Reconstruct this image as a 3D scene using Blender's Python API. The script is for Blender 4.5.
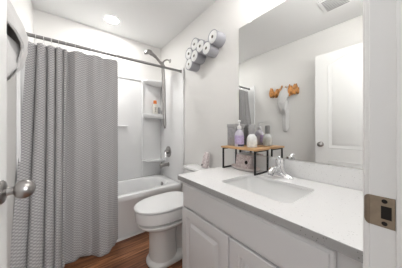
import bpy, bmesh, math, random
from math import sin, cos, pi, radians
from mathutils import Vector, Matrix

for o in list(bpy.data.objects):
    bpy.data.objects.remove(o, do_unlink=True)
S = bpy.context.scene
C = S.collection
random.seed(4)

# ------------------------------------------------------------ camera
EYE = 1.17
cd = bpy.data.cameras.new('camera')
cam = bpy.data.objects.new('camera', cd)
C.objects.link(cam)
cam.location = (0, 0, EYE)
cam.rotation_euler = (radians(90), 0, -math.atan2(.618, .786))
cd.sensor_width = 36
cd.lens = 168 / 402 * 36
cd.shift_y = -4 / 402
cd.clip_start = .02
S.camera = cam

# ------------------------------------------------------------ world, lights, exposure
w = bpy.data.worlds.new('world')
S.world = w
w.use_nodes = True
w.node_tree.nodes['Background'].inputs[0].default_value = (.97, .985, 1, 1)
w.node_tree.nodes['Background'].inputs[1].default_value = .16


def area(name, loc, rot, sx, sy, power, col=(1, 1, 1)):
    l = bpy.data.lights.new(name, 'AREA')
    l.shape = 'RECTANGLE'
    l.size, l.size_y = sx, sy
    l.energy = power
    l.color = col
    o = bpy.data.objects.new(name, l)
    o.location = loc
    o.rotation_euler = rot
    C.objects.link(o)
    return o


# added soft fill, out of view in the hall behind the open doorway
area('hall_fill', (.62, -1.1, 1.65), (radians(88), 0, radians(14)), .7, 1.2, 9, (.985, .99, 1))
S.view_settings.view_transform = 'Standard'
S.view_settings.look = 'None'
S.view_settings.gamma = 1
S.view_settings.exposure = 1.62
S.view_settings.use_curve_mapping = False

# ------------------------------------------------------------ room measures (metres)
XL, XR = -.305, 1.19          # left and right walls
YN, YF = .06, 2.575           # entry wall (inside), far wall
ZC = 2.50                     # ceiling
XJ, XH = .513, -.20           # latch jamb, hinge jamb
YT = 1.93                     # front of the bathtub
ZR = .458                     # bathtub rim


# ------------------------------------------------------------ materials
def mat(name, col, rough=.5, metal=0, bump=0, bscale=80, var=0, vscale=6, trans=0, ior=1.45,
        emit=None, spec=None, alpha=None):
    m = bpy.data.materials.new(name)
    m.use_nodes = True
    nt = m.node_tree
    b = nt.nodes['Principled BSDF']
    b.inputs['Base Color'].default_value = (*col, 1)
    b.inputs['Roughness'].default_value = rough
    b.inputs['Metallic'].default_value = metal
    b.inputs['IOR'].default_value = ior
    if spec is not None:
        b.inputs['Specular IOR Level'].default_value = spec
    if trans:
        b.inputs['Transmission Weight'].default_value = trans
    if emit:
        b.inputs['Emission Color'].default_value = (*emit[0], 1)
        b.inputs['Emission Strength'].default_value = emit[1]
    tc = nt.nodes.new('ShaderNodeTexCoord')
    if var:
        n = nt.nodes.new('ShaderNodeTexNoise')
        n.inputs['Scale'].default_value = vscale
        n.inputs['Detail'].default_value = 4
        nt.links.new(tc.outputs['Object'], n.inputs['Vector'])
        r = nt.nodes.new('ShaderNodeValToRGB')
        r.color_ramp.elements[0].position = .3
        r.color_ramp.elements[1].position = .7
        r.color_ramp.elements[0].color = (*[c * (1 - var) for c in col], 1)
        r.color_ramp.elements[1].color = (*[min(1, c * (1 + var)) for c in col], 1)
        nt.links.new(n.outputs['Fac'], r.inputs['Fac'])
        nt.links.new(r.outputs['Color'], b.inputs['Base Color'])
    if bump:
        n = nt.nodes.new('ShaderNodeTexNoise')
        n.inputs['Scale'].default_value = bscale
        n.inputs['Detail'].default_value = 3
        nt.links.new(tc.outputs['Object'], n.inputs['Vector'])
        bp = nt.nodes.new('ShaderNodeBump')
        bp.inputs['Strength'].default_value = bump
        bp.inputs['Distance'].default_value = .002
        nt.links.new(n.outputs['Fac'], bp.inputs['Height'])
        nt.links.new(bp.outputs['Normal'], b.inputs['Normal'])
    return m


M = {}
M['wall'] = mat('wall_paint', (.80, .788, .768), .6, bump=.15, bscale=160)
M['ceiling'] = mat('ceiling_paint', (.85, .85, .845), .7, bump=.25, bscale=110)
M['trim'] = mat('trim_paint', (.80, .795, .785), .35)
M['door'] = mat('door_paint', (.83, .825, .81), .38)
M['cabinet'] = mat('cabinet_paint', (.72, .715, .72), .4)
M['acrylic'] = mat('white_acrylic', (.86, .86, .86), .18)
M['porcelain'] = mat('white_porcelain', (.84, .84, .835), .12)
M['porcelain_base'] = mat('bone_porcelain', (.80, .795, .78), .15)
M['plastic'] = mat('white_plastic', (.85, .85, .85), .3)
M['chrome'] = mat('chrome', (.82, .82, .83), .08, 1)
M['brushed'] = mat('brushed_nickel', (.36, .345, .335), .28, 1)
M['rod'] = mat('brushed_rod', (.27, .265, .26), .35, 1)
M['bronze'] = mat('satin_nickel_brown', (.27, .215, .16), .34, 1, var=.08, vscale=60)
M['dark'] = mat('dark_hollow', (.012, .009, .007), .8)
M['black'] = mat('black_metal', (.012, .012, .013), .45)
M['mirror'] = mat('mirror_silver', (.79, .795, .785), .0, 1)
M['mirror_edge'] = mat('mirror_edge', (.55, .57, .56), .2)
M['clear'] = mat('clear_plastic', (.85, .86, .86), .15)
M['towel'] = mat('white_terry', (.62, .61, .60), .95, bump=1.0, bscale=260)
M['roll'] = mat('tissue_paper', (.88, .88, .87), .9, bump=.3, bscale=120)
M['card'] = mat('cardboard_core', (.33, .29, .26), .9)
M['felt'] = mat('gray_cloud_shelf', (.40, .40, .43), .6)
M['amber'] = mat('glossy_amber_wood', (.55, .25, .075), .3, var=.6, vscale=22)
M['lavender'] = mat('lavender_label', (.47, .39, .60), .35, var=.2, vscale=60)
M['navy'] = mat('navy_label', (.05, .05, .10), .4)
M['soap'] = mat('pale_soap_body', (.60, .58, .66), .15)
M['frost'] = mat('frosted_bottle', (.78, .80, .79), .25, var=.12, vscale=40)
M['graybox'] = mat('gray_box', (.33, .325, .33), .5, var=.15, vscale=50)
M['graylid'] = mat('gray_box_lid', (.42, .415, .42), .4)
M['tray'] = mat('blush_ceramic', (.80, .73, .71), .3)
M['orange'] = mat('orange_cap', (.80, .24, .06), .4)
M['bottle'] = mat('ivory_bottle', (.76, .74, .68), .3)
M['print'] = mat('brown_print', (.25, .20, .16), .5)
M['graybottle'] = mat('gray_bottle', (.34, .34, .34), .35)
M['lens'] = mat('lit_lens', (1, 1, 1), .4, emit=((1, .99, .97), 76))
M['globe'] = mat('fill_globe_glow', (1, 1, 1), .4, emit=((1, .99, .985), 7))  # glow of the added fill globes above the mirror
M['fill_glow'] = mat('fill_lamp_glow', (1, 1, 1), .4, emit=((1, .985, .965), 7.5))  # glow of the added fill lamp inside the door
M['slot'] = mat('vent_shadow', (.10, .10, .10), .8)


def wood_floor():
    m = bpy.data.materials.new('wood_floor')
    m.use_nodes = True
    nt = m.node_tree
    N, L = nt.nodes, nt.links
    b = N['Principled BSDF']
    b.inputs['Roughness'].default_value = .38
    tc = N.new('ShaderNodeTexCoord')
    br = N.new('ShaderNodeTexBrick')
    br.offset = .37
    br.inputs['Scale'].default_value = 1
    br.inputs['Brick Width'].default_value = 1.1
    br.inputs['Row Height'].default_value = .125
    br.inputs['Mortar Size'].default_value = .0016
    br.inputs['Color1'].default_value = (.19, .074, .033, 1)
    br.inputs['Color2'].default_value = (.42, .19, .09, 1)
    br.inputs['Mortar'].default_value = (.035, .013, .006, 1)
    L.new(tc.outputs['Object'], br.inputs['Vector'])
    mp = N.new('ShaderNodeMapping')
    mp.inputs['Scale'].default_value = (1.6, 26, 1)
    L.new(tc.outputs['Object'], mp.inputs['Vector'])
    n = N.new('ShaderNodeTexNoise')
    n.inputs['Scale'].default_value = 2.2
    n.inputs['Detail'].default_value = 7
    n.inputs['Distortion'].default_value = .6
    L.new(mp.outputs['Vector'], n.inputs['Vector'])
    r = N.new('ShaderNodeValToRGB')
    r.color_ramp.elements[0].position = .33
    r.color_ramp.elements[1].position = .68
    r.color_ramp.elements[0].color = (.38, .34, .32, 1)
    r.color_ramp.elements[1].color = (1.35, 1.3, 1.25, 1)
    L.new(n.outputs['Fac'], r.inputs['Fac'])
    mx = N.new('ShaderNodeMix')
    mx.data_type = 'RGBA'
    mx.blend_type = 'MULTIPLY'
    mx.inputs['Factor'].default_value = 1
    L.new(br.outputs['Color'], mx.inputs['A'])
    L.new(r.outputs['Color'], mx.inputs['B'])
    L.new(mx.outputs['Result'], b.inputs['Base Color'])
    bp = N.new('ShaderNodeBump')
    bp.inputs['Strength'].default_value = .25
    bp.inputs['Distance'].default_value = .002
    L.new(br.outputs['Fac'], bp.inputs['Height'])
    bp.invert = True
    L.new(bp.outputs['Normal'], b.inputs['Normal'])
    return m


M['floor'] = wood_floor()


def quartz(name, c1, c2):
    m = bpy.data.materials.new(name)
    m.use_nodes = True
    nt = m.node_tree
    N, L = nt.nodes, nt.links
    b = N['Principled BSDF']
    b.inputs['Roughness'].default_value = .25
    tc = N.new('ShaderNodeTexCoord')
    v = N.new('ShaderNodeTexVoronoi')
    v.inputs['Scale'].default_value = 85
    L.new(tc.outputs['Object'], v.inputs['Vector'])
    n = N.new('ShaderNodeTexNoise')
    n.inputs['Scale'].default_value = 30
    L.new(tc.outputs['Object'], n.inputs['Vector'])
    mt = N.new('ShaderNodeMath')
    mt.operation = 'MULTIPLY'
    L.new(n.outputs['Fac'], mt.inputs[0])
    mt.inputs[1].default_value = .27
    lt = N.new('ShaderNodeMath')
    lt.operation = 'LESS_THAN'
    L.new(v.outputs['Distance'], lt.inputs[0])
    L.new(mt.outputs[0], lt.inputs[1])
    mx = N.new('ShaderNodeMix')
    mx.data_type = 'RGBA'
    mx.inputs['A'].default_value = (*c1, 1)
    mx.inputs['B'].default_value = (*c2, 1)
    L.new(lt.outputs[0], mx.inputs['Factor'])
    L.new(mx.outputs['Result'], b.inputs['Base Color'])
    return m


M['quartz'] = quartz('white_quartz', (.80, .797, .795), (.58, .575, .57))
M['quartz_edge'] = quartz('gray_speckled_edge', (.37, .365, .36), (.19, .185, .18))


def waffle():
    m = bpy.data.materials.new('gray_waffle_weave')
    m.use_nodes = True
    nt = m.node_tree
    N, L = nt.nodes, nt.links
    b = N['Principled BSDF']
    b.inputs['Roughness'].default_value = .85
    b.inputs['Sheen Weight'].default_value = .15
    tc = N.new('ShaderNodeTexCoord')
    sp = N.new('ShaderNodeSeparateXYZ')
    L.new(tc.outputs['UV'], sp.inputs[0])

    def wave(out, per):
        a = N.new('ShaderNodeMath'); a.operation = 'MULTIPLY'
        L.new(out, a.inputs[0]); a.inputs[1].default_value = 2 * pi / per
        s = N.new('ShaderNodeMath'); s.operation = 'SINE'
        L.new(a.outputs[0], s.inputs[0])
        return s.outputs[0]
    a, c = wave(sp.outputs['X'], .031), wave(sp.outputs['Y'], .021)
    pr = N.new('ShaderNodeMath'); pr.operation = 'MULTIPLY'
    L.new(a, pr.inputs[0]); L.new(c, pr.inputs[1])
    p = N.new('ShaderNodeMath'); p.operation = 'MULTIPLY_ADD'
    L.new(pr.outputs[0], p.inputs[0]); p.inputs[1].default_value = .5; p.inputs[2].default_value = .5
    r = N.new('ShaderNodeValToRGB')
    r.color_ramp.elements[0].position = .35
    r.color_ramp.elements[1].position = .80
    r.color_ramp.elements[0].color = (.31, .303, .304, 1)
    r.color_ramp.elements[1].color = (.52, .51, .51, 1)
    L.new(p.outputs[0], r.inputs['Fac'])
    L.new(r.outputs['Color'], b.inputs['Base Color'])
    bp = N.new('ShaderNodeBump')
    bp.inputs['Strength'].default_value = .25
    bp.inputs['Distance'].default_value = .002
    L.new(p.outputs[0], bp.inputs['Height'])
    L.new(bp.outputs['Normal'], b.inputs['Normal'])
    return m


M['curtain'] = waffle()


def marble(name, c1, c2):
    m = bpy.data.materials.new(name)
    m.use_nodes = True
    nt = m.node_tree
    N, L = nt.nodes, nt.links
    b = N['Principled BSDF']
    b.inputs['Roughness'].default_value = .4
    tc = N.new('ShaderNodeTexCoord')
    n = N.new('ShaderNodeTexNoise')
    n.inputs['Scale'].default_value = 28
    n.inputs['Detail'].default_value = 3
    n.inputs['Distortion'].default_value = 2.5
    L.new(tc.outputs['Object'], n.inputs['Vector'])
    r = N.new('ShaderNodeValToRGB')
    r.color_ramp.elements[0].position = .42
    r.color_ramp.elements[1].position = .55
    r.color_ramp.elements[0].color = (*c1, 1)
    r.color_ramp.elements[1].color = (*c2, 1)
    L.new(n.outputs['Fac'], r.inputs['Fac'])
    L.new(r.outputs['Color'], b.inputs['Base Color'])
    return m


M['pink'] = marble('pink_marbled', (.60, .50, .50), (.80, .73, .72))


def plank():
    m = bpy.data.materials.new('light_wood')
    m.use_nodes = True
    nt = m.node_tree
    N, L = nt.nodes, nt.links
    b = N['Principled BSDF']
    b.inputs['Roughness'].default_value = .45
    tc = N.new('ShaderNodeTexCoord')
    mp = N.new('ShaderNodeMapping')
    mp.inputs['Scale'].default_value = (60, 5, 60)
    L.new(tc.outputs['Object'], mp.inputs['Vector'])
    n = N.new('ShaderNodeTexNoise')
    n.inputs['Scale'].default_value = 1.5
    n.inputs['Detail'].default_value = 4
    L.new(mp.outputs['Vector'], n.inputs['Vector'])
    r = N.new('ShaderNodeValToRGB')
    r.color_ramp.elements[0].color = (.46, .25, .11, 1)
    r.color_ramp.elements[1].color = (.72, .46, .24, 1)
    L.new(n.outputs['Fac'], r.inputs['Fac'])
    L.new(r.outputs['Color'], b.inputs['Base Color'])
    return m


M['plank'] = plank()


# ------------------------------------------------------------ mesh helpers
def wloc(o):
    v = Vector((0, 0, 0))
    while o:
        v = v + o.location
        o = o.parent
    return v


def obj(name, bm, m, parent=None, smooth=True, angle=40):
    """link a bmesh (built in world coordinates) as one mesh object"""
    if parent is not None:
        bm.transform(Matrix.Translation(-wloc(parent)))
    bmesh.ops.recalc_face_normals(bm, faces=bm.faces[:])
    me = bpy.data.meshes.new(name)
    if smooth:
        for f in bm.faces:
            f.smooth = True
        for e in bm.edges:
            if len(e.link_faces) == 2 and e.calc_face_angle(0) > radians(angle):
                e.smooth = False
    bm.to_mesh(me)
    bm.free()
    me.materials.append(m)
    o = bpy.data.objects.new(name, me)
    C.objects.link(o)
    if parent is not None:
        o.parent = parent
    return o


def tag(o, label, cat, group=None):
    o['label'] = label
    o['category'] = cat
    if group:
        o['group'] = group
    return o


def thing(name, label, cat, loc, group=None):
    o = bpy.data.objects.new(name, None)
    o.empty_display_size = .05
    o.location = loc
    C.objects.link(o)
    return tag(o, label, cat, group)


def struct(name, bm, m, smooth=True):
    o = obj(name, bm, m, None, smooth)
    o['kind'] = 'structure'
    return o


def nb():
    return bmesh.new()


def merge(bm, t):
    me = bpy.data.meshes.new('tmp')
    t.to_mesh(me)
    t.free()
    bm.from_mesh(me)
    bpy.data.meshes.remove(me)


def box(bm, x0, x1, y0, y1, z0, z1, bev=0, seg=2, mtx=None):
    t = bmesh.new()
    bmesh.ops.create_cube(t, size=1)
    bmesh.ops.scale(t, vec=(x1 - x0, y1 - y0, z1 - z0), verts=t.verts[:])
    bmesh.ops.translate(t, vec=((x0 + x1) / 2, (y0 + y1) / 2, (z0 + z1) / 2), verts=t.verts[:])
    if bev:
        bmesh.ops.bevel(t, geom=t.edges[:], offset=bev, segments=seg, profile=.5, affect='EDGES')
    if mtx is not None:
        t.transform(mtx)
    merge(bm, t)
    return bm


def loft(bm, loops, cap0=True, cap1=True, closed=True):
    rows = [[bm.verts.new(p) for p in l] for l in loops]
    n = len(rows[0])
    for a, b in zip(rows, rows[1:]):
        for i in range(n if closed else n - 1):
            j = (i + 1) % n
            bm.faces.new((a[i], a[j], b[j], b[i]))
    if cap0:
        bm.faces.new(rows[0][::-1])
    if cap1:
        bm.faces.new(rows[-1])
    return bm


def tube(bm, pts, r, seg=10, caps=True):
    pts = [Vector(p) for p in pts]
    rs = r if isinstance(r, (list, tuple)) else [r] * len(pts)
    loops = []
    t0 = (pts[1] - pts[0]).normalized()
    up = Vector((0, 0, 1)) if abs(t0.z) < .9 else Vector((1, 0, 0))
    nrm = (up - t0 * up.dot(t0)).normalized()
    for i, p in enumerate(pts):
        t = (pts[min(i + 1, len(pts) - 1)] - pts[max(i - 1, 0)]).normalized()
        nrm = (nrm - t * nrm.dot(t)).normalized()
        bn = t.cross(nrm)
        loops.append([p + (nrm * cos(2 * pi * k / seg) + bn * sin(2 * pi * k / seg)) * rs[i] for k in range(seg)])
    return loft(bm, loops, caps, caps)


def spline(pts, n=8):
    pts = [Vector(p) for p in pts]
    out = []
    for i in range(len(pts) - 1):
        p0, p1, p2, p3 = pts[max(i - 1, 0)], pts[i], pts[i + 1], pts[min(i + 2, len(pts) - 1)]
        for k in range(n):
            t = k / n
            out.append(.5 * ((2 * p1) + (p2 - p0) * t + (2 * p0 - 5 * p1 + 4 * p2 - p3) * t * t
                             + (3 * p1 - p0 - 3 * p2 + p3) * t ** 3))
    out.append(pts[-1])
    return out


def lathe(bm, prof, org=(0, 0, 0), axis='z', seg=24, caps=True, sx=1, sy=1):
    """prof: (radius, distance along the axis)"""
    o = Vector(org)
    ex, ey, ez = {'z': (Vector((1, 0, 0)), Vector((0, 1, 0)), Vector((0, 0, 1))),
                  'x': (Vector((0, 1, 0)), Vector((0, 0, 1)), Vector((1, 0, 0))),
                  '-x': (Vector((0, 1, 0)), Vector((0, 0, 1)), Vector((-1, 0, 0))),
                  'y': (Vector((0, 0, 1)), Vector((1, 0, 0)), Vector((0, 1, 0)))}[axis]
    loops = [[o + ez * d + ex * (r * sx * cos(2 * pi * k / seg)) + ey * (r * sy * sin(2 * pi * k / seg))
              for k in range(seg)] for r, d in prof]
    return loft(bm, loops, caps, caps)


def sup(cx, cy, a, b, e, n, z):
    """superellipse loop"""
    out = []
    for k in range(n):
        t = 2 * pi * k / n
        c, s = cos(t), sin(t)
        out.append(Vector((cx + a * math.copysign(abs(c) ** (2 / e), c), cy + b * math.copysign(abs(s) ** (2 / e), s), z)))
    return out


def onrect(loop, cx, cy, x0, x1, y0, y1, z):
    out = []
    for p in loop:
        dx, dy = p.x - cx, p.y - cy
        f = min(((x1 - cx) / dx if dx > 0 else (x0 - cx) / dx) if abs(dx) > 1e-6 else 1e9,
                ((y1 - cy) / dy if dy > 0 else (y0 - cy) / dy) if abs(dy) > 1e-6 else 1e9)
        out.append(Vector((cx + dx * f, cy + dy * f, z)))
    # snap the nearest loop point to each corner
    for qx in (x0, x1):
        for qy in (y0, y1):
            i = min(range(len(out)), key=lambda k: (out[k].x - qx) ** 2 + (out[k].y - qy) ** 2)
            out[i] = Vector((qx, qy, z))
    return out


def egg(x0, x1, xm, yc, hw, z, n=56, e=2.15):
    """toilet outline: front tip x0, back x1, widest at xm"""
    out = []
    for k in range(n):
        t = 2 * pi * k / n
        c, s = cos(t), sin(t)
        a = (x1 - xm) if c > 0 else (xm - x0)
        ee = 2.9 if c > 0 else e
        out.append(Vector((xm + a * math.copysign(abs(c) ** (2 / ee), c), yc + hw * math.copysign(abs(s) ** (2 / ee), s), z)))
    return out


# ------------------------------------------------------------ room shell
T = .1
b = nb(); box(b, XL - T, XR + T, -.7, YF + T, -.06, 0); struct('floor', b, M['floor'])
b = nb(); box(b, XL - T, XR + T, YN - .115, YF + T, ZC, ZC + .06); struct('ceiling', b, M['ceiling'])
b = nb(); box(b, XR, XR + T, YN - .115, YF + T, 0, ZC); struct('wall_right', b, M['wall'])
b = nb(); box(b, XL - T, XL, YN - .115, YF + T, 0, ZC); struct('wall_left', b, M['wall'])
b = nb(); box(b, XL, XR, YF, YF + T, 0, ZC); struct('wall_far', b, M['wall'])
HD = 2.14                      # door opening height
b = nb()
box(b, XL, XH - .018, YN - .115, YN, 0, ZC)
box(b, XJ + .018, XR, YN - .115, YN, 0, ZC)
box(b, XH - .018, XJ + .018, YN - .115, YN, HD + .018, ZC)
struct('wall_entry', b, M['wall'])
# door frame: jambs, head and stops
b = nb()
box(b, XJ, XJ + .018, YN - .116, YN + .001, 0, HD, .0012, 1)
box(b, XH - .018, XH, YN - .116, YN + .001, 0, HD, .0012, 1)
box(b, XH - .018, XJ + .018, YN - .116, YN + .001, HD, HD + .018, .0012, 1)
box(b, XJ - .012, XJ + .002, YN - .075, YN - .038, 0, HD, .003, 2)
box(b, XH - .002, XH + .012, YN - .075, YN - .038, 0, HD, .003, 2)
struct('trim_1', b, M['trim'])
# casing around the opening on the bathroom side, moulded in three steps
b = nb()
for (x0, x1) in ((XJ + .005, XJ + .061), (XH - .061, XH - .005)):
    s = 1 if x0 > 0 else -1
    box(b, x0, x1, YN, YN + .008, 0, HD + .06, .002)
    xa, xb = (x0 + .012, x1) if s > 0 else (x0, x1 - .012)
    box(b, xa, xb, YN + .004, YN + .013, 0, HD + .06, .003)
    xa, xb = (x0 + .036, x1) if s > 0 else (x0, x1 - .036)
    box(b, xa, xb, YN + .006, YN + .017, 0, HD + .06, .003)
box(b, XH - .061, XJ + .061, YN, YN + .014, HD + .005, HD + .061, .003)
struct('trim_2', b, M['trim'])
b = nb()
box(b, XR - .013, XR, 1.02, 1.865, 0, .095, .004)
struct('baseboard_right', b, M['trim'])
b = nb()
box(b, XL, XL + .013, .09, 1.80, 0, .095, .004)
struct('baseboard_left', b, M['trim'])
# quarter round where the bathtub meets the floor
b = nb()
loft(b, [[(x, YT - .001, .0005), (x, YT - .001, .018), (x, YT - .007, .016), (x, YT - .012, .011), (x, YT - .014, .0005)]
         for x in (XL + .002, XR - .015)])
struct('trim_3', b, M['trim'])

# open door: moulded leaf with an arched upper panel and a lower panel, and its knob
XD, YD0, YD1 = -.155, .066, .80
dr = bpy.data.objects.new('door_1', None)
dr.location = (XD - .017, YD0, .012)
C.objects.link(dr)
dr['kind'] = 'structure'
b = nb()
box(b, XD - .035, XD, YD0, YD1, .012, 2.125, .0015, 1)


def arch(y0, y1, z0, z1, rise, ins):
    y0, y1, z0, z1 = y0 + ins, y1 - ins, z0 + ins, z1 - ins
    pts = [(y0, z0), (y1, z0), (y1, z1)]
    if rise:
        for k in range(1, 16):
            t = k / 16
            pts.append((y1 + (y0 - y1) * t, z1 + rise * (sin(pi * t) ** 1.3)))
    pts.append((y0, z1))
    return pts


for (z0, z1, rise) in ((.945, 1.985, .075), (.20, .80, 0)):
    for face, s in ((XD, 1), (XD - .035, -1)):
        lp = [arch(YD0 + .135, YD1 - .135, z0, z1, rise, i) for i in (0, .008, .016, .03, .042)]
        hh = (.0, .004, -.005, -.005, .0005)
        loft(b, [[(face + s * h, y, z) for y, z in l] for l, h in zip(lp, hh)], False, True)
obj('door_panel', b, M['door'], dr, angle=25)
kz, ky = .99, YD1 - .062
b = nb()
lathe(b, [(.0335, 0), (.0335, .004), (.030, .008), (.020, .011), (.0125, .013), (.0115, .024), (.013, .027),
          (.0205, .030), (.0262, .037), (.0282, .046), (.0268, .056), (.022, .065), (.013, .071), (.004, .073)],
      (XD, ky, kz), 'x', 28, sy=1)
lathe(b, [(.0335, 0), (.0335, .004), (.030, .008), (.020, .011), (.0125, .013), (.0115, .024), (.013, .027),
          (.0205, .030), (.0262, .037), (.0282, .046), (.0268, .056), (.022, .062), (.004, .066)],
      (XD - .035, ky, kz), '-x', 28)
k = obj('door_knob', b, M['brushed'], dr)
k['label'] = 'brushed nickel egg shaped knob'
b = nb()
box(b, XD - .03, XD - .005, YD1 - .0005, YD1 + .001, kz - .028, kz + .028)
obj('latch_plate', b, M['brushed'], dr)

# strike plate on the latch jamb
sp = thing('strike_plate', 'brown metal strike plate with dark latch hole on the white door jamb', 'strike plate', (XJ, .045, 1.0))
b = nb()
n = 10
pl = []
y0, y1, z0, z1 = .0235, .0605, .968, 1.031
box(b, XJ - .0018, XJ + .0002, y0, y1, z0, z1, .0007, 1)
# curved lip turning over the jamb edge
for hh0 in (0,):
    loops = []
    for k in range(7):
        a = k / 6 * radians(70)
        yy = y1 + .010 * sin(a)
        xx = XJ - .0009 + .010 * (1 - cos(a))
        hz = .0315 - .010 * (k / 6) ** 2
        loops.append([(xx - .0009, yy, .9995 - hz), (xx - .0009, yy, .9995 + hz), (xx + .0009, yy - .0003, .9995 + hz), (xx + .0009, yy - .0003, .9995 - hz)])
    loft(b, loops)
pt = obj('plate', b, M['bronze'], sp)
b = nb()
box(b, XJ - .0026, XJ - .0016, .0285, .0435, .986, 1.0125, .0003, 1)
obj('latch_hole', b, M['dark'], pt)
for zz in (.9765, 1.0225):
    b = nb()
    lathe(b, [(.0045, 0), (.0042, .0009), (.002, .0012)], (XJ - .0016, .0385, zz), '-x', 14)
    obj('screw', b, M['dark'], pt)

# ------------------------------------------------------------ shower surround (three moulded panels)
su = thing('shower_surround', 'white molded tub surround with corner shelves above the bathtub', 'shower surround', ((XL + XR) / 2, YF, ZR))
TS, ZS0 = .012, ZR + .003
XS = XR - .0015
b = nb()
box(b, XL + .0015, XS, YF - .0015 - TS, YF - .0015, ZS0, 1.935, .004)
box(b, .865, .892, YF - .034, YF - TS, ZS0, 1.935, .008, 3)        # upright rib beside the corner shelves
box(b, XL + .0015, .87, YF - .024, YF - TS, 1.905, 1.935, .006, 3)
obj('back_panel', b, M['acrylic'], su)
for x0, x1, s in ((XS - TS, XS, -1), (XL + .0015, XL + .0015 + TS, 1)):
    yb = 1.865 if s < 0 else 1.80
    b = nb()
    box(b, x0, x1, yb, YF - .015, ZS0, 1.96, .004)
    f0, f1 = (x0 - .010, x0 + .002) if s < 0 else (x1 - .002, x1 + .010)
    box(b, f0, f1, yb, yb + .03, ZS0, 1.985, .005, 3)
    obj('side_panel', b, M['acrylic'], su)


def lerp(a, b, t):
    return a + (b - a) * t


def corner_shelf(z0, z1, a, c, lip, und=.86):
    b = nb()
    cx, cy = XS - TS + .001, YF - .0125
    n = 16

    def q(f, z):
        return [(cx, cy, z)] + [(cx - a * f * cos(pi / 2 * k / n) ** .8, cy - c * f * sin(pi / 2 * k / n) ** .8, z) for k in range(n + 1)]
    loft(b, [q(und, z0), q(lerp(und, 1, .75), z0 + (z1 - z0) * .35), q(1.0, z0 + (z1 - z0) * .7), q(.99, z1), q(.90, z1), q(.88, z1 - lip)])
    return obj('corner_shelf', b, M['acrylic'], su)


corner_shelf(1.855, 1.925, .30, .165, .012, .35)
corner_shelf(1.345, 1.415, .30, .175, .02)
corner_shelf(.675, .715, .30, .16, .008)
b = nb()
box(b, .50, .66, YF - .055, YF - .011, 1.215, 1.235, .008, 3)
obj('soap_ledge', b, M['acrylic'], su)

# ------------------------------------------------------------ bathtub
tb = thing('bathtub', 'white alcove bathtub behind the toilet and curtain', 'bathtub', ((XL + XR) / 2, (YT + YF) / 2, 0))
X0, X1, Y1 = XL + .003, XR - .003, YF - .003
cx, cy = (X0 + X1) / 2, (YT + Y1) / 2
b = nb()
NN = 96
A, B = (X1 - X0) / 2 - .085, (Y1 - YT) / 2 - .062
rim = sup(cx, cy, A, B, 4.2, NN, ZR)
rec = onrect(rim, cx, cy, X0, X1, YT, Y1, ZR)


def shr(d, dz, y=0):
    l = onrect(rim, cx, cy, X0 + d, X1 - d, YT + d + y, Y1 - d, ZR + dz)
    return l


loops = [shr(0, -ZR + .001, .012), shr(0, -ZR + .05, .012), shr(0, -.075, .010), shr(0, -.062, .0), shr(0, -.014), shr(.004, -.004), shr(.013, 0)]
for a, e, z in ((1.0, 4.2, 0), (.985, 4.2, -.003), (.97, 4.1, -.014), (.95, 4, -.06), (.91, 3.7, -.20), (.87, 3.4, -.29), (.80, 3.1, -.335), (.60, 2.8, -.345)):
    loops.append(sup(cx, cy, A * a, B * (a if a > .95 else a - .02), e, NN, ZR + z))
loft(b, loops, False, True)
obj('tub_shell', b, M['acrylic'], tb, angle=50)
ovx = cx + A * .945
b = nb()
lathe(b, [(.034, -.004), (.034, .004), (.030, .008), (.010, .010)], (ovx, cy + .02, .385), '-x', 24)
obj('overflow_plate', b, M['brushed'], tb)
b = nb()
lathe(b, [(.036, -.003), (.036, .002), (.026, .004), (.012, .003)], (cx + .42, cy, ZR - .344), 'z', 24)
obj('drain', b, M['brushed'], tb)

# ------------------------------------------------------------ shower fittings
hs = thing('hand_shower', 'brushed hand shower with hose hanging from its wall arm', 'hand shower', (XR, 2.26, 2.19))
b = nb()
lathe(b, [(.032, 0), (.030, .006), (.018, .012), (.011, .014)], (XR, 2.26, 2.20), '-x', 20)
tube(b, spline([(XR - .01, 2.26, 2.20), (XR - .05, 2.255, 2.205), (1.085, 2.235, 2.17), (1.045, 2.21, 2.115)]), .0105)
obj('shower_arm', b, M['brushed'], hs)
b = nb()
tube(b, [(1.048, 2.215, 2.125), (1.035, 2.195, 2.09), (1.03, 2.19, 2.06)], [.017, .020, .014], 14)
tube(b, [(1.06, 2.20, 2.075), (1.0, 2.18, 2.105)], .021, 14)
obj('bracket', b, M['brushed'], hs)
b = nb()
tube(b, spline([(1.055, 2.20, 2.065), (1.0, 2.185, 2.105), (.93, 2.17, 2.155), (.875, 2.16, 2.18), (.84, 2.155, 2.187)]),
     [.016] * 9 + [.018] * 8 + [.022] * 8 + [.027] * 8, 14)
# round spray head, tilted
t = nb()
lathe(t, [(.020, .040), (.042, .030), (.055, .012), (.057, 0), (.055, -.010), (.046, -.014)], (0, 0, 0), 'z', 28)
t.transform(Matrix.Translation((.815, 2.15, 2.178)) @ Matrix.Rotation(radians(-24), 4, 'Y') @ Matrix.Rotation(radians(14), 4, 'X'))
merge(b, t)
obj('handset', b, M['brushed'], hs)
b = nb()
tube(b, spline([(1.03, 2.19, 2.06), (1.035, 2.19, 1.9), (1.045, 2.192, 1.6), (1.05, 2.195, 1.32), (1.065, 2.20, 1.225),
                (1.085, 2.215, 1.20), (1.105, 2.235, 1.24), (1.10, 2.24, 1.5), (1.085, 2.225, 1.85), (1.062, 2.205, 2.05)]), [.0135] * 22 + [.009] * 51, 10)
obj('hose', b, M['brushed'], hs)

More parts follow.
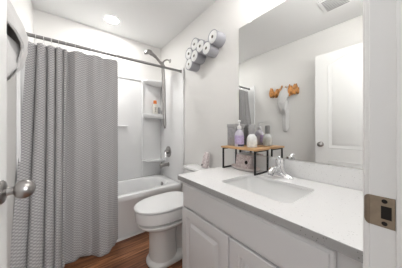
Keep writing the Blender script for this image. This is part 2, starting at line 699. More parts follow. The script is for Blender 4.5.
XW = XS - TS                    # face of the right surround panel
vy, vz = 2.285, .845
va = thing('shower_valve', 'round chrome shower valve with lever above the tub spout', 'shower valve', (XW, vy, vz))
b = nb()
lathe(b, [(.085, 0), (.083, .006), (.06, .014), (.036, .018), (.034, .05), (.028, .056), (.008, .058)], (XW, vy, vz), '-x', 32)
obj('escutcheon', b, M['brushed'], va)
b = nb()
tube(b, spline([(XW - .045, vy, vz), (XW - .06, vy - .02, vz - .03), (XW - .075, vy - .035, vz - .075), (XW - .082, vy - .04, vz - .10)]), [.015] * 8 + [.012] * 8 + [.009] * 9, 12)
obj('lever', b, M['chrome'], va)
b = nb()
sz = .655
lathe(b, [(.034, 0), (.033, .008), (.027, .012), (.0265, .08), (.028, .115), (.027, .13), (.020, .138), (.006, .141)], (XW, vy, sz), '-x', 24)
tube(b, [(XW - .115, vy, sz + .02), (XW - .115, vy, sz + .05)], [.005, .007], 10)
tube(b, [(XW - .118, vy, sz - .01), (XW - .118, vy, sz - .038)], [.021, .019], 14)
tag(obj('tub_spout', b, M['brushed']), 'brushed tub spout below the round shower valve', 'tub spout')

# shower rod
RY, RZ0, RZ1 = 1.915, 1.935, 1.947
rd = thing('shower_rod', 'long metal shower curtain rod spanning wall to wall', 'curtain rod', (XL, RY, RZ0))
xr0, xr1 = XL + .0015 + TS + .001, XW - .001
b = nb(); tube(b, [(xr0 + .008, RY, RZ0), (xr1 - .008, RY, RZ1)], .0145, 16); obj('rod', b, M['rod'], rd)
for x, z, ax in ((xr0, RZ0, 'x'), (xr1, RZ1, '-x')):
    b = nb()
    lathe(b, [(.020, 0), (.020, .012), (.016, .028), (.0148, .032)], (x, RY, z), ax, 20)
    obj('end_cap', b, M['rod'], rd)

# ------------------------------------------------------------ shower curtain
def ss(a, b, x):
    t = max(0, min(1, (x - a) / (b - a)))
    return t * t * (3 - 2 * t)


CZT, CZB = 1.892, .045
# share of cloth, x at top, x at bottom, valley depth, bulge at top, bulge at bottom
PLEATS = [(0, -.268, -.315, .010, .010, .03), (.16, -.212, -.235, .085, .085, .115), (.42, -.148, -.150, .095, .085, .110),
          (.63, -.092, -.095, .085, .080, .085), (.83, -.040, -.05, .070, .050, .040), (1, -.012, -.03, .040, 0, 0)]


def curtain_pt(s, t):
    """s 0..1 left to right, t 0 top .. 1 bottom"""
    z = lerp(CZT, CZB, t)
    if s < .56:                                     # gathered pleats on the left, bulging to the room
        q = s / .56
        for (qa, a0, b0, ia, ta, tb2), (qb, a1, b1, ib, _, _) in zip(PLEATS, PLEATS[1:]):
            if qa <= q <= qb:
                break
        f = (q - qa) / (qb - qa)
        g = sin(pi * f)
        ang = pi * f
        x = lerp(lerp(a0, a1, f - .14 * sin(2 * ang)), lerp(b0, b1, f - .17 * sin(2 * ang)), t)
        y = RY + lerp(ia, ib, f) - lerp(ta, tb2, t) * abs(g) ** .72
        y -= (.34 - .20 * q) * t ** 1.5            # swings out towards the room at the bottom
        y += .006 * sin(t * 7 + q * 9) * t
    else:
        q = (s - .56) / .44
        x = lerp(lerp(-.016, .402, q), lerp(-.03, .398, q), t)
        top = .016 * cos(q * 3 * 2 * pi) - .006
        bot = [(0, -.13), (.12, -.12), (.26, -.075), (.42, -.105), (.60, -.185), (.72, -.180), (.86, -.105), (1, -.015)]
        for (qa, ya), (qb, yb) in zip(bot, bot[1:]):
            if qa <= q <= qb:
                bo = lerp(ya, yb, ss(qa, qb, q))
                break
        mid = .012 * cos(q * 2 * 2 * pi + .6)
        y = RY - .008 + top * (1 - ss(0, .55, t)) + mid * ss(.1, .5, t) * (1 - t) + bo * t ** 1.6
        z -= .011 * abs(sin(pi * (.2 + q * 3))) * (1 - t) ** 9   # sags between its rings
        b0 = ss(0, .15 + .1 * t, q)
        yl = RY + .040 - .14 * t ** 1.5 + .006 * sin(t * 7 + 9) * t
        y = lerp(yl, y, b0)
    # scalloped sag of the top edge between the rings
    return Vector((x, y, z))


b = nb()
uvl = b.loops.layers.uv.new('UVMap')
NS, NT = 330, 70
grid = [[b.verts.new(curtain_pt(i / NS, j / NT)) for i in range(NS + 1)] for j in range(NT + 1)]
arc = [0]
for i in range(NS):
    arc.append(arc[-1] + (curtain_pt((i + 1) / NS, .4) - curtain_pt(i / NS, .4)).length)
for j in range(NT):
    for i in range(NS):
        f = b.faces.new((grid[j][i], grid[j][i + 1], grid[j + 1][i + 1], grid[j + 1][i]))
        for lp, (ii, jj) in zip(f.loops, ((i, j), (i + 1, j), (i + 1, j + 1), (i, j + 1))):
            lp[uvl].uv = (arc[ii], jj / NT * (CZT - CZB))
cu = thing('shower_curtain', 'gray waffle weave shower curtain gathered to the left on the rod', 'shower curtain', (.05, RY, 0))
co = obj('curtain_cloth', b, M['curtain'], cu, angle=180)
sm = co.modifiers.new('thickness', 'SOLIDIFY')
sm.thickness = .0022
sm.offset = 0
b = nb()
tube(b, [curtain_pt(i / NS, 1) + Vector((0, 0, .002)) for i in range(NS + 1)], .0028, 6)
obj('hem', b, M['curtain'], cu)

rx = [-.212, -.165, -.117, -.070, -.020, .045, .165, .292, .388]
names = ['leftmost', 'second from left', 'third from left', 'fourth from left', 'fifth from left', 'fourth from right',
         'third from right', 'second from right', 'rightmost']
rg0 = None
for x, nme in zip(rx, names):
    zr = lerp(RZ0, RZ1, (x - XL) / (XR - XL))
    lab = 'small metal curtain ring on the shower rod, ' + nme + ' of the nine rings'
    if rg0 is None:
        b = nb()
        pts = [(0, .0175 * cos(a) , .0175 * sin(a)) for a in [2 * pi * k / 20 for k in range(21)]]
        tube(b, pts, .0022, 8)
        tube(b, spline([(0, 0, -.0175), (0, .004, -.034), (0, .0, -.05), (0, -.007, -.055), (0, -.010, -.047), (0, -.010, -.03)]), .0020, 8)
        rg0 = obj('curtain_ring', b, M['chrome'])
        r = rg0
    else:
        r = rg0.copy()
        C.objects.link(r)
    r.location = (x, RY, zr - .0045)
    tag(r, lab, 'curtain ring', 'curtain rings on the shower rod')

# ------------------------------------------------------------ toilet
YC = 1.425
to = thing('toilet', 'white toilet with closed lid between the bathtub and vanity', 'toilet', (.8, YC, 0))
b = nb()
loft(b, [egg(.535, 1.02, .66, YC, .122, .0), egg(.530, 1.02, .66, YC, .126, .012), egg(.533, 1.02, .66, YC, .124, .026),
         egg(.545, 1.0, .66, YC, .116, .036), egg(.556, .98, .66, YC, .085, .06)], True, True)
loft(b, [egg(.553, .80, .67, YC, .112, .03), egg(.556, .79, .67, YC, .106, .12), egg(.556, .785, .67, YC, .104, .22), egg(.552, .80, .67, YC, .106, .285),
         egg(.535, .83, .68, YC, .118, .312), egg(.495, .90, .69, YC, .150, .333), egg(.462, .94, .70, YC, .174, .352),
         egg(.450, .95, .70, YC, .181, .368), egg(.452, .95, .70, YC, .180, .378), egg(.462, .94, .70, YC, .172, .380)])
loft(b, [sup(.92, YC, .16, .062, 3, 32, .03), sup(.92, YC, .16, .065, 3, 32, .2), sup(.92, YC, .18, .10, 3, 32, .31), sup(.95, YC, .20, .12, 4, 32, .34), sup(.95, YC, .20, .12, 4, 32, .39)])
obj('bowl', b, M['porcelain_base'], to)
b = nb()
loft(b, [egg(.452, .945, .72, YC, .170, .396), egg(.438, .95, .72, YC, .178, .402), egg(.433, .95, .72, YC, .182, .45), egg(.433, .95, .72, YC, .182, .486), egg(.442, .945, .72, YC, .176, .492)])
obj('seat', b, M['porcelain'], to)
b = nb()
loft(b, [egg(.436, .95, .72, YC, .180, .499), egg(.425, .957, .72, YC, .188, .503), egg(.424, .957, .72, YC, .188, .510), egg(.430, .95, .72, YC, .184, .516),
         egg(.450, .93, .72, YC, .168, .519), egg(.52, .88, .72, YC, .11, .521)])
ld = obj('lid', b, M['plastic'], to)
b = nb()
loft(b, [egg(.50, .92, .72, YC, .13, .375), egg(.50, .92, .72, YC, .13, .50)])
obj('lid_hinge_block', b, M['porcelain_base'], to)
for dy in (-.075, .075):
    b = nb()
    lathe(b, [(.014, 0), (.014, .036), (.010, .04)], (.975, YC + dy - .02, .485), 'y', 14)
    obj('hinge', b, M['plastic'], ld)
b = nb()
box(b, 1.02, 1.183, YC - .185, YC + .185, .392, .738, .03, 4)
tk = obj('tank', b, M['porcelain'], to)
b = nb()
box(b, 1.008, 1.186, YC - .195, YC + .195, .738, .772, .014, 4)
obj('tank_lid', b, M['porcelain'], to)
b = nb()
lathe(b, [(.012, 0), (.012, .012), (.008, .016)], (1.02, YC - .13, .68), '-x', 14)
tube(b, [(1.006, YC - .13, .68), (1.0, YC - .07, .672)], [.008, .006], 10)
obj('flush_lever', b, M['chrome'], tk)

# ------------------------------------------------------------ vanity cabinet
CX0, CY1 = .622, .992          # face frame plane and far end
va2 = thing('vanity_cabinet', 'white bathroom vanity cabinet with paneled doors under the countertop', 'cabinet', (.9, .53, 0))
b = nb()
for (y0, y1) in ((.066, .152), (.962, CY1)):
    box(b, CX0, CX0 + .02, y0, y1, .095, .8275, .001, 1)
box(b, CX0, CX0 + .02, .1525, .9615, .800, .8275, .001, 1)
box(b, CX0, CX0 + .02, .1525, .9615, .652, .672, .001, 1)
box(b, CX0, CX0 + .02, .1525, .9615, .095, .120, .001, 1)
box(b, CX0, CX0 + .02, .545, .560, .1205, .6515, .001, 1)
obj('face_frame', b, M['cabinet'], va2, angle=30)
for (y0, y1) in ((.066, .082), (CY1 - .016, CY1)):
    b = nb()
    box(b, CX0 + .0195, XR - .003, y0, y1, .0, .8275, .001, 1)
    obj('side_panel', b, M['cabinet'], va2, angle=30)
b = nb()
box(b, CX0 + .0195, XR - .003, .0825, CY1 - .0165, .10, .116)
box(b, CX0 + .06, CX0 + .075, .0825, CY1 - .0165, .0, .099)
obj('base_panel', b, M['cabinet'], va2, angle=30)


def front(name, y0, y1, z0, z1, rail, deep, parent):
    b = nb()
    xa, xb = CX0 - .0005, CX0 - .019

    def r(ins, x):
        return [(x, y0 + ins, z0 + ins), (x, y1 - ins, z0 + ins), (x, y1 - ins, z1 - ins), (x, y0 + ins, z1 - ins)]
    lp = [r(0, xa), r(0, xb + .002), r(.002, xb)]
    if rail:
        lp += [r(rail, xb), r(rail + .003, xb + deep * .4), r(rail + .010, xb + deep * .5), r(rail + .014, xb + deep), r(rail + .03, xb + deep),
               r(rail + .046, xb + .002), r(rail + .05, xb + .0015)]
    else:
        lp = [r(0, xa), r(0, xb + .007), r(.004, xb + .004), r(.012, xb + .003), r(.016, xb)]
    loft(b, lp)
    return obj(name, b, M['cabinet'], parent, angle=20)


front('false_drawer_front', .142, .972, .664, .819, 0, .004, va2)
front('door', .555, .972, .115, .655, .052, .013, va2)
front('door', .142, .549, .115, .655, .052, .013, va2)

# ------------------------------------------------------------ countertop with sink and backsplash
ct = thing('countertop', 'white speckled quartz countertop with undermount sink on the vanity', 'countertop', (.9, .53, .84))
KX0, KX1, KY0, KY1, KZ = .592, XR - .003, .064, 1.013, .86
scx, scy = .868, .525
hole = sup(scx, scy, .150, .205, 12, 96, KZ)
b = nb()


def kr(d, z):
    return onrect(hole, scx, scy, KX0 + d, KX1 - d, KY0 + d, KY1 - d, z)


loft(b, [kr(.002, KZ - .0205), kr(0, KZ - .0185), kr(0, KZ - .002), kr(.0025, KZ), sup(scx, scy, .152, .207, 12, 96, KZ), sup(scx, scy, .150, .205, 12, 96, KZ - .002),
         sup(scx, scy, .150, .205, 12, 96, KZ - .0205)], False, False)
obj('slab', b, M['quartz'], ct, angle=30)
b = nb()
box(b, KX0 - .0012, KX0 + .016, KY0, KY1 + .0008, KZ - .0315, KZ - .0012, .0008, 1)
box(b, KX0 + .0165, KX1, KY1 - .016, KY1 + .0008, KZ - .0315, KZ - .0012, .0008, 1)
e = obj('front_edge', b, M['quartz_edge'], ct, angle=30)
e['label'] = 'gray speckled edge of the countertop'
b = nb()
loft(b, [sup(scx, scy, .165, .22, 7, 96, KZ - .0208), sup(scx, scy, .155, .21, 12, 96, KZ - .0208), sup(scx, scy, .152, .206, 11, 96, KZ - .03),
         sup(scx, scy, .146, .196, 9, 96, KZ - .09), sup(scx, scy, .136, .188, 5, 96, KZ - .125), sup(scx, scy, .115, .165, 4, 96, KZ - .143),
         sup(scx, scy, .05, .07, 2.5, 96, KZ - .150), sup(scx, scy, .022, .022, 2, 96, KZ - .152)], False, True)
obj('sink_basin', b, M['porcelain'], ct, angle=60)
b = nb()
lathe(b, [(.024, 0), (.022, .003), (.012, .002)], (scx, scy, KZ - .1525), 'z', 24)
obj('drain', b, M['chrome'], ct)
b = nb()
box(b, XR - .021, XR - .002, KY0, KY1, KZ + .0005, KZ + .106, .0015, 1)
obj('backsplash', b, M['quartz'], ct, angle=30)

# ------------------------------------------------------------ mirror
mz0, mz1, my0, my1 = KZ + .112, 2.068, .075, .962
mi = thing('wall_mirror', 'large frameless wall mirror above the countertop', 'mirror', (XR, .52, mz0))
b = nb(); box(b, XR - .0065, XR - .0015, my0, my1, mz0, mz1); obj('backing', b, M['mirror_edge'], mi, smooth=False)
b = nb(); box(b, XR - .0075, XR - .0066, my0, my1, mz0, mz1, .0003, 1); obj('glass', b, M['mirror'], mi, smooth=False)
for yy in (.845, .20):
    b = nb()
    box(b, XR - .013, XR - .001, yy - .012, yy + .012, mz1 - .008, mz1 + .022, .003)
    obj('mirror_clip', b, M['clear'], mi)

# ------------------------------------------------------------ faucet
fa = thing('faucet', 'chrome single lever faucet behind the sink', 'faucet', (1.105, .555, KZ))
fx, fy = 1.108, .555
b = nb()
loft(b, [sup(fx, fy, .030, .086, 2.6, 40, KZ + .0004), sup(fx, fy, .030, .086, 2.6, 40, KZ + .005), sup(fx, fy, .026, .080, 2.5, 40, KZ + .011),
         sup(fx, fy, .030, .060, 2.2, 40, KZ + .020), sup(fx, fy, .031, .040, 2.2, 40, KZ + .034), sup(fx, fy, .030, .032, 2, 40, KZ + .055), sup(fx, fy, .027, .027, 2, 40, KZ + .078)])
obj('base', b, M['chrome'], fa)
b = nb()
tube(b, spline([(fx + .004, fy, KZ + .034), (fx - .04, fy, KZ + .052), (fx - .085, fy, KZ + .060), (fx - .118, fy, KZ + .055), (fx - .128, fy, KZ + .042)]),
     [.025] * 8 + [.021] * 8 + [.018] * 8 + [.015] * 9, 16)
obj('spout', b, M['chrome'], fa)
b = nb()
lathe(b, [(.028, .078), (.0295, .083), (.0295, .105), (.025, .117), (.010, .122)], (fx, fy, KZ), 'z', 24)
tube(b, spline([(fx, fy, KZ + .108), (fx - .012, fy, KZ + .120), (fx - .028, fy, KZ + .128), (fx - .045, fy, KZ + .130)]), [.015] * 8 + [.013] * 8 + [.010] * 9, 12)
obj('lever', b, M['chrome'], fa)
b = nb()
tube(b, [(fx + .028, fy, KZ + .008), (fx + .028, fy, KZ + .055)], .003, 8)
lathe(b, [(.006, 0), (.006, .008), (.003, .011)], (fx + .028, fy, KZ + .055), 'z', 12)
obj('drain_lift_rod', b, M['chrome'], fa)

# ------------------------------------------------------------ little shelf on the counter
SX0, SX1, SY0, SY1, SZ = .983, 1.164, .655, .985, 1.040
sh = thing('counter_shelf', 'small wooden counter shelf on black metal legs', 'shelf', ((SX0 + SX1) / 2, (SY0 + SY1) / 2, KZ))
b = nb(); box(b, SX0, SX1, SY0, SY1, SZ - .014, SZ, .0015); obj('wood_top', b, M['plank'], sh, angle=25)
for y in (SY0 + .016, SY1 - .016):
    b = nb()
    t = .0055
    box(b, SX0 + .006, SX0 + .006 + 2 * t, y - t, y + t, KZ + .0005, SZ - .0145, .0008, 1)
    box(b, SX1 - .006 - 2 * t, SX1 - .006, y - t, y + t, KZ + .0005, SZ - .0145, .0008, 1)
    box(b, SX0 + .008, SX1 - .008, y - t, y + t, KZ + .0005, KZ + .0105, .0008, 1)
    box(b, SX0 + .008, SX1 - .008, y - t, y + t, SZ - .0245, SZ - .0145, .0008, 1)
    obj('leg_frame', b, M['black'], sh)

# hand soap with pump
hx, hy = 1.045, .846
so = thing('soap_bottle', 'lavender hand soap bottle with white pump on the small shelf', 'soap bottle', (hx, hy, SZ))
b = nb()
loft(b, [sup(hx, hy, .026, .031, 3, 36, SZ + .0004), sup(hx, hy, .029, .034, 3, 36, SZ + .006), sup(hx, hy, .029, .034, 3, 36, SZ + .09), sup(hx, hy, .027, .031, 2.6, 36, SZ + .108),
         sup(hx, hy, .019, .021, 2.2, 36, SZ + .124), sup(hx, hy, .0135, .0135, 2, 36, SZ + .133), sup(hx, hy, .0135, .0135, 2, 36, SZ + .14)])
sb = obj('bottle_body', b, M['soap'], so)


def wrap(cx, cy, ax, ay, e, z0, z1, k0, k1, n=36, g=1.0008):
    bb = nb()
    lo, hi = [], []
    outer = lambda z, f: [p for i, p in enumerate(sup(cx, cy, ax * f, ay * f, e, n, z)) if k0 <= i <= k1]
    rows = [outer(z0, 1.0), outer(z0, 1.03), outer(z1, 1.03), outer(z1, 1.0)]
    loft(bb, rows, False, False, closed=False)
    return bb


lb_ = obj('front_label', wrap(hx, hy, .029, .034, 3, SZ + .022, SZ + .088, 15, 33), M['lavender'], sb)
lb_['label'] = 'lavender front label'
obj('lower_label', wrap(hx, hy, .029, .034, 3, SZ + .006, SZ + .020, 19, 29), M['navy'], sb)
obj('back_label', wrap(hx, hy, .029, .034, 3, SZ + .02, SZ + .085, 1, 10), M['navy'], sb)
b = nb()
lathe(b, [(.0155, .138), (.0165, .142), (.0165, .158), (.010, .163), (.0045, .165), (.0045, .19), (.010, .192), (.012, .197), (.010, .205), (.004, .207)], (hx, hy, SZ), 'z', 20)
tube(b, [(hx, hy, SZ + .199), (hx - .022, hy - .010, SZ + .199), (hx - .036, hy - .016, SZ + .192)], [.0065, .0055, .0045], 10)
obj('pump', b, M['plastic'], so)

# frosted bottle with pale cap
qx, qy = 1.075, .752
fb = thing('frosted_bottle', 'squat frosted white bottle with pale gray cap on the small shelf', 'bottle', (qx, qy, SZ))
b = nb()
lathe(b, [(.031, .0004), (.037, .006), (.0385, .03), (.0375, .062), (.030, .085), (.0185, .098), (.0165, .102)], (qx, qy, SZ), 'z', 12)
obj('bottle_body', b, M['frost'], fb, angle=12)
b = nb()
lathe(b, [(.0185, .1), (.0195, .104), (.0195, .16), (.017, .167), (.006, .169)], (qx, qy, SZ), 'z', 24)
obj('cap', b, M['graylid'], fb)

# gray box behind the soap
gb = thing('storage_box', 'gray lidded box behind the lavender soap on the small shelf', 'box', (1.105, .93, SZ))
b = nb(); box(b, 1.052, 1.156, .885, .978, SZ + .0004, SZ + .150, .004); obj('box_body', b, M['graybox'], gb)
b = nb(); box(b, 1.049, 1.159, .882, .981, SZ + .150, SZ + .180, .004); obj('lid', b, M['graylid'], gb)

# tray and pink box under the shelf
b = nb()
tx, ty = 1.083, .822
loft(b, [sup(tx, ty, .040, .085, 2.3, 40, KZ + .0004), sup(tx, ty, .058, .112, 2.3, 40, KZ + .010), sup(tx, ty, .067, .125, 2.3, 40, KZ + .024), sup(tx, ty, .065, .123, 2.3, 40, KZ + .0255),
         sup(tx, ty, .052, .105, 2.3, 40, KZ + .013), sup(tx, ty, .035, .08, 2.3, 40, KZ + .006)])
tag(obj('oval_tray', b, M['tray']), 'shallow blush oval tray under the small wooden shelf', 'tray')
pk = thing('soap_box', 'pink marbled soap box with dark round window standing in the oval tray', 'box', (1.09, .84, KZ + .006))
mtx = Matrix.Translation((1.088, .845, KZ + .0105)) @ Matrix.Rotation(radians(9), 4, 'Y')
b = nb(); box(b, -.012, .016, -.068, .068, 0, .100, .004, 2, mtx); obj('carton', b, M['pink'], pk)
b = nb()
t = nb(); lathe(t, [(.0145, 0), (.014, .001), (.004, .0012)], (-.012, -.035, .045), '-x', 20); t.transform(mtx); merge(b, t)
obj('round_window', b, M['dark'], pk)

# pink pack on the toilet tank
pp = thing('tissue_pack', 'pink marbled tissue pack leaning on the wall on the toilet tank', 'tissue pack', (1.15, 1.375, .772))
mtx = Matrix.Translation((1.128, 1.372, .7755)) @ Matrix.Rotation(radians(9), 4, 'Y')
b = nb()
loft(b, [[mtx @ Vector(p) for p in l] for l in
         [sup(0, .0, .019, .040, 5, 32, 0), sup(0, 0, .022, .043, 5, 32, .006), sup(0, -.003, .021, .040, 5, 32, .09), sup(0, -.008, .017, .031, 4, 32, .15), sup(0, -.010, .010, .022, 3, 32, .162)]])
obj('pack', b, M['pink'], pp)
b = nb()
t = nb(); lathe(t, [(.011, 0), (.010, .002), (.003, .0025)], (-.0215, .022, .022), '-x', 16); t.transform(mtx); merge(b, t)
obj('opening', b, M['dark'], pp)

# ------------------------------------------------------------ bottles in the shower
def shower_bottle():
    x, y, z = 1.055, 2.50, 1.3965
    o = thing('shampoo_bottle', 'ivory shampoo bottle with orange cap on the lower corner shelf', 'bottle', (x, y, z))
    b = nb()
    loft(b, [sup(x, y, .034, .022, 3, 32, z), sup(x, y, .038, .025, 3, 32, z + .006), sup(x, y, .038, .025, 3, 32, z + .14), sup(x, y, .033, .022, 2.6, 32, z + .168), sup(x, y, .018, .017, 2, 32, z + .182)])
    bo = obj('bottle_body', b, M['bottle'], o)
    b = nb()
    for k, (ww, zz) in enumerate(((.022, .115), (.016, .10), (.020, .085), (.012, .07), (.018, .055))):
        box(b, x - ww * .8, x + ww * .6, y - .0256, y - .0245, z + zz, z + zz + .007)
    obj('printed_lines', b, M['print'], bo)
    b = nb()
    lathe(b, [(.024, .18), (.026, .184), (.024, .226), (.021, .231), (.006, .232)], (x, y, z), 'z', 24)
    obj('cap', b, M['orange'], o)
    x, y = 1.117, 2.492
    o = thing('slim_bottle', 'slim gray bottle beside the orange capped bottle in the shower', 'bottle', (x, y, z))
    b = nb()
    lathe(b, [(.017, 0), (.0195, .004), (.0195, .115), (.014, .128), (.011, .13)], (x, y, z), 'z', 20)
    obj('bottle_body', b, M['graybottle'], o)
    b = nb()
    lathe(b, [(.012, .13), (.012, .15), (.009, .154)], (x, y, z), 'z', 20)
    obj('cap', b, M['plastic'], o)


shower_bottle()

# ------------------------------------------------------------ cloud shelf with toilet rolls
R = .058
rolls = [(1.485, 2.100, 'upper left, above the middle'), (1.384, 2.040, ''), (1.283, 1.972, ''), (1.190, 2.050, ''),
         (1.596, 2.040, ''), (1.492, 1.975, ''), (1.392, 1.915, '')]
rolls = [(1.485, 2.105), (1.385, 2.045), (1.283, 1.985), (1.190, 2.058), (1.595, 2.040), (1.488, 1.980), (1.592, 1.922)]
rlab = ['topmost on the left half of the cloud shelf', 'right of the topmost left roll in the cloud shelf',
        'lowest of the right half of the cloud shelf', 'nearest the mirror in the cloud shelf',
        'farthest left in the cloud shelf, above the lowest one', 'directly below the topmost left roll in the cloud shelf',
        'lowest of all in the cloud shelf']
cl = thing('cloud_shelf', 'gray cloud shaped wall shelf filled with toilet paper rolls', 'wall shelf', (XR, 1.4, 2.0))
RS = R + .003
b = nb()
XF = 1.0735
for i, (cy_, cz_) in enumerate(rolls):
    run = []
    NA = 72
    for k in range(NA + 1):
        a = 2 * pi * k / NA
        p = (cy_ + RS * cos(a), cz_ + RS * sin(a))
        inside = any(j != i and (p[0] - y) ** 2 + (p[1] - z) ** 2 < (RS - .0005) ** 2 for j, (y, z) in enumerate(rolls))
        if not inside:
            run.append(a)
        if (inside or k == NA) and run:
            if len(run) > 2:
                loops = []
                for a2 in run:
                    c_, s_ = cos(a2), sin(a2)
                    loops.append([(XF, cy_ + RS * c_, cz_ + RS * s_), (XR - .001, cy_ + RS * c_, cz_ + RS * s_),
                                  (XR - .001, cy_ + (RS + .005) * c_, cz_ + (RS + .005) * s_), (XF, cy_ + (RS + .005) * c_, cz_ + (RS + .005) * s_)])
                loft(b, loops)
            run = []
obj('scalloped_rim', b, M['felt'], cl, angle=30)
b = nb()
for (cy_, cz_) in rolls:
    lathe(b, [(RS + .004, 0), (RS + .004, .004)], (XR - .001, cy_, cz_), '-x', 40)
obj('back_panel', b, M['felt'], cl)
proto = None
for (cy_, cz_), lb in zip(rolls, rlab):
    loc = (1.0715, cy_, cz_)
    if proto is None:
        proto = bpy.data.objects.new('toilet_roll', None)
        C.objects.link(proto)
        b = nb()
        lathe(b, [(.0150, 0), (R - .005, 0), (R - .001, .003), (R, .008), (R, .098), (R - .002, .102), (.0150, .102)], (0, 0, 0), 'x', 36, caps=False)
        obj('paper', b, M['roll'], proto)
        b = nb()
        lathe(b, [(.0135, .001), (.0149, .001), (.0149, .101), (.0135, .101), (.0135, .001)], (0, 0, 0), 'x', 24, caps=False)
        obj('cardboard_core', b, M['card'], proto)
        r = proto
    else:
        r = proto.copy()
        C.objects.link(r)
        for ch in list(proto.children):
            c = ch.copy()
            c.parent = r
            C.objects.link(c)
    r.location = loc
    tag(r, 'white toilet paper roll ' + lb, 'toilet roll', 'toilet rolls in the cloud shelf')

# ------------------------------------------------------------ hook rack and hanging cloth on the left wall
hk = thing('hook_rack', 'glossy amber wooden hook rack on the wall, seen in the mirror', 'hook rack', (XL, 1.27, 1.78))
b = nb()
box(b, XL + .0005, XL + .018, 1.05, 1.49, 1.715, 1.80, .005)
obj('back_board', b, M['amber'], hk)
random.seed(11)
for k in range(11):
    y = 1.062 + k * .0415
    b = nb()
    hgt = random.uniform(.06, .22)
    dz = random.uniform(-.012, .02)
    lean = random.uniform(-.02, .02)
    tube(b, spline([(XL + .018, y, 1.70 + dz), (XL + .036, y + lean * .3, 1.74 + dz), (XL + .036, y + lean, 1.79 + dz), (XL + .03, y + lean * 1.3, 1.80 + dz + hgt * .4)], 4),
         [.014, .018, .022, .024, .026, .027, .027, .026, .024, .021, .017, .012, .006], 10)
    obj('carved_lobe', b, M['amber'], hk)
hkz = 1.77
b = nb()
tube(b, spline([(XL + .035, 1.235, hkz), (XL + .05, 1.24, hkz - .015), (XL + .06, 1.245, hkz - .005), (XL + .062, 1.25, hkz + .015)]), .005, 8)
obj('hook', b, M['brushed'], hk)

# towel slung over the hook: an outer fold open to the near side, and the tail behind it
b = nb()
TX, TY = XL + .018, 1.25
rows = []
fold = [(1.84, .025, -115, 110), (1.83, .045, -112, 112), (1.79, .066, -100, 112), (1.73, .092, -66, 108), (1.66, .112, -38, 100), (1.59, .116, -22, 92),
        (1.53, .104, -26, 84), (1.475, .084, -12, 74), (1.43, .060, 0, 64)]
NP = 22
for i in range((len(fold) - 1) * 3 + 1):
    k, f = divmod(i / 3, 1)
    k = int(k)
    p, q = fold[k], fold[min(k + 1, len(fold) - 1)]
    z, r, a0, a1 = [lerp(u, v, f) for u, v in zip(p, q)]
    row = []
    for j in range(NP):
        a = radians(lerp(a0, a1, j / (NP - 1)))
        rr = r * (1 + .07 * sin(a * 6 + z * 11) + .03 * sin(a * 11 - z * 23))
        row.append((TX + rr * cos(a), TY + rr * sin(a) * .95, z - .02 * (1 - cos(a - .6))))
    rows.append(row)
for off in (0,):
    inner = [[(TX + (x - TX) * .90, TY + (y - TY) * .90, z - .004) for x, y, z in r] for r in rows]
    loft(b, [r + q[::-1] for r, q in zip(rows, inner)])
tail = [(1.80, .022, .016), (1.70, .030, .022), (1.66, .030, .022), (1.61, .062, .085), (1.55, .066, .112), (1.49, .062, .105), (1.44, .052, .06), (1.40, .046, .026), (1.33, .044, .024), (1.24, .046, .024), (1.16, .036, .020), (1.14, .014, .008)]
loops = []
for z, ry, rx_ in tail:
    l = []
    for k in range(36):
        a = 2 * pi * k / 36
        f = 1 + .15 * sin(5 * a + z * 12) + .06 * sin(9 * a - z * 17)
        l.append((XL + .030 + .75 * rx_ * cos(a) * f, 1.248 + .012 * sin(z * 9) + ry * sin(a) * f, z + .005 * sin(3 * a)))
    loops.append(l)
loft(b, loops)
to2 = obj('hand_towel', b, M['towel'], angle=80)
tag(to2, 'white towel hanging bunched from the wooden hook rack beside the door', 'towel')

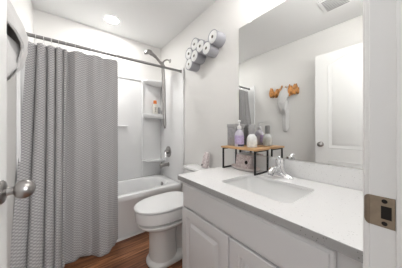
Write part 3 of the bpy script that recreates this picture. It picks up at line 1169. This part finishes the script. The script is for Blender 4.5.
# ------------------------------------------------------------ ceiling fittings
lx, ly = .409, 2.255
rl = thing('recessed_light', 'round lit recessed light in the ceiling over the bathtub', 'ceiling light', (lx, ly, ZC))
b = nb()
lathe(b, [(.066, -.001), (.070, -.006), (.084, -.005), (.088, -.0005)], (lx, ly, ZC), 'z', 40, caps=False)
obj('trim_ring', b, M['plastic'], rl)
b = nb()
lathe(b, [(.068, -.0005), (.066, -.003), (.03, -.0035)], (lx, ly, ZC), 'z', 40)
obj('lens', b, M['lens'], rl)
vn = thing('ceiling_vent', 'white slotted ceiling vent reflected at the top of the mirror', 'vent', (.20, .5, ZC))
b = nb(); box(b, .08, .33, .38, .63, ZC - .012, ZC - .0005, .004); gr = obj('grille', b, M['plastic'], vn)
for k in range(8):
    b = nb()
    x = .105 + k * .0265
    box(b, x, x + .011, .41, .60, ZC - .0128, ZC - .0115)
    obj('slot', b, M['slot'], gr)

# added fill light above the mirror, out of view, built as a globe bar
vl = thing('added_fill_globes', 'added three globe fill light above the mirror, out of view', 'fill light', (XR, .46, 2.40))
b = nb()
box(b, XR - .03, XR - .001, .16, .76, 2.37, 2.44, .006)
for y in (.23, .46, .69):
    tube(b, spline([(XR - .028, y, 2.405), (XR - .07, y, 2.415), (XR - .095, y, 2.40), (XR - .10, y, 2.385)]), .008, 10)
    lathe(b, [(.012, .0), (.022, -.006), (.024, -.02)], (XR - .10, y, 2.39), 'z', 18)
obj('bar', b, M['brushed'], vl)
for y in (.23, .46, .69):
    b = nb()
    lathe(b, [(.022, 0), (.040, -.012), (.054, -.04), (.055, -.06), (.045, -.088), (.022, -.104), (.004, -.107)], (XR - .10, y, 2.372), 'z', 24)
    obj('fill_globe', b, M['globe'], vl)

# added globe inside the door, unseen, to fill the room from above
fl = thing('added_fill_lamp', 'added round white globe fill lamp just inside the door, out of view', 'ceiling light', (.44, .155, ZC))
b = nb()
lathe(b, [(.06, -.0005), (.062, -.010), (.05, -.022), (.012, -.028), (.012, -.16), (.03, -.17), (.03, -.185)], (.44, .155, ZC), 'z', 32)
obj('fill_lamp_mount', b, M['brushed'], fl)
b = nb()
lathe(b, [(.028, -.186)] + [(.10 * sin(a), -.281 + .10 * cos(a)) for a in [radians(17 + k * 160 / 16) for k in range(17)]], (.44, .155, ZC), 'z', 32)
obj('fill_lamp_globe', b, M['fill_glow'], fl)
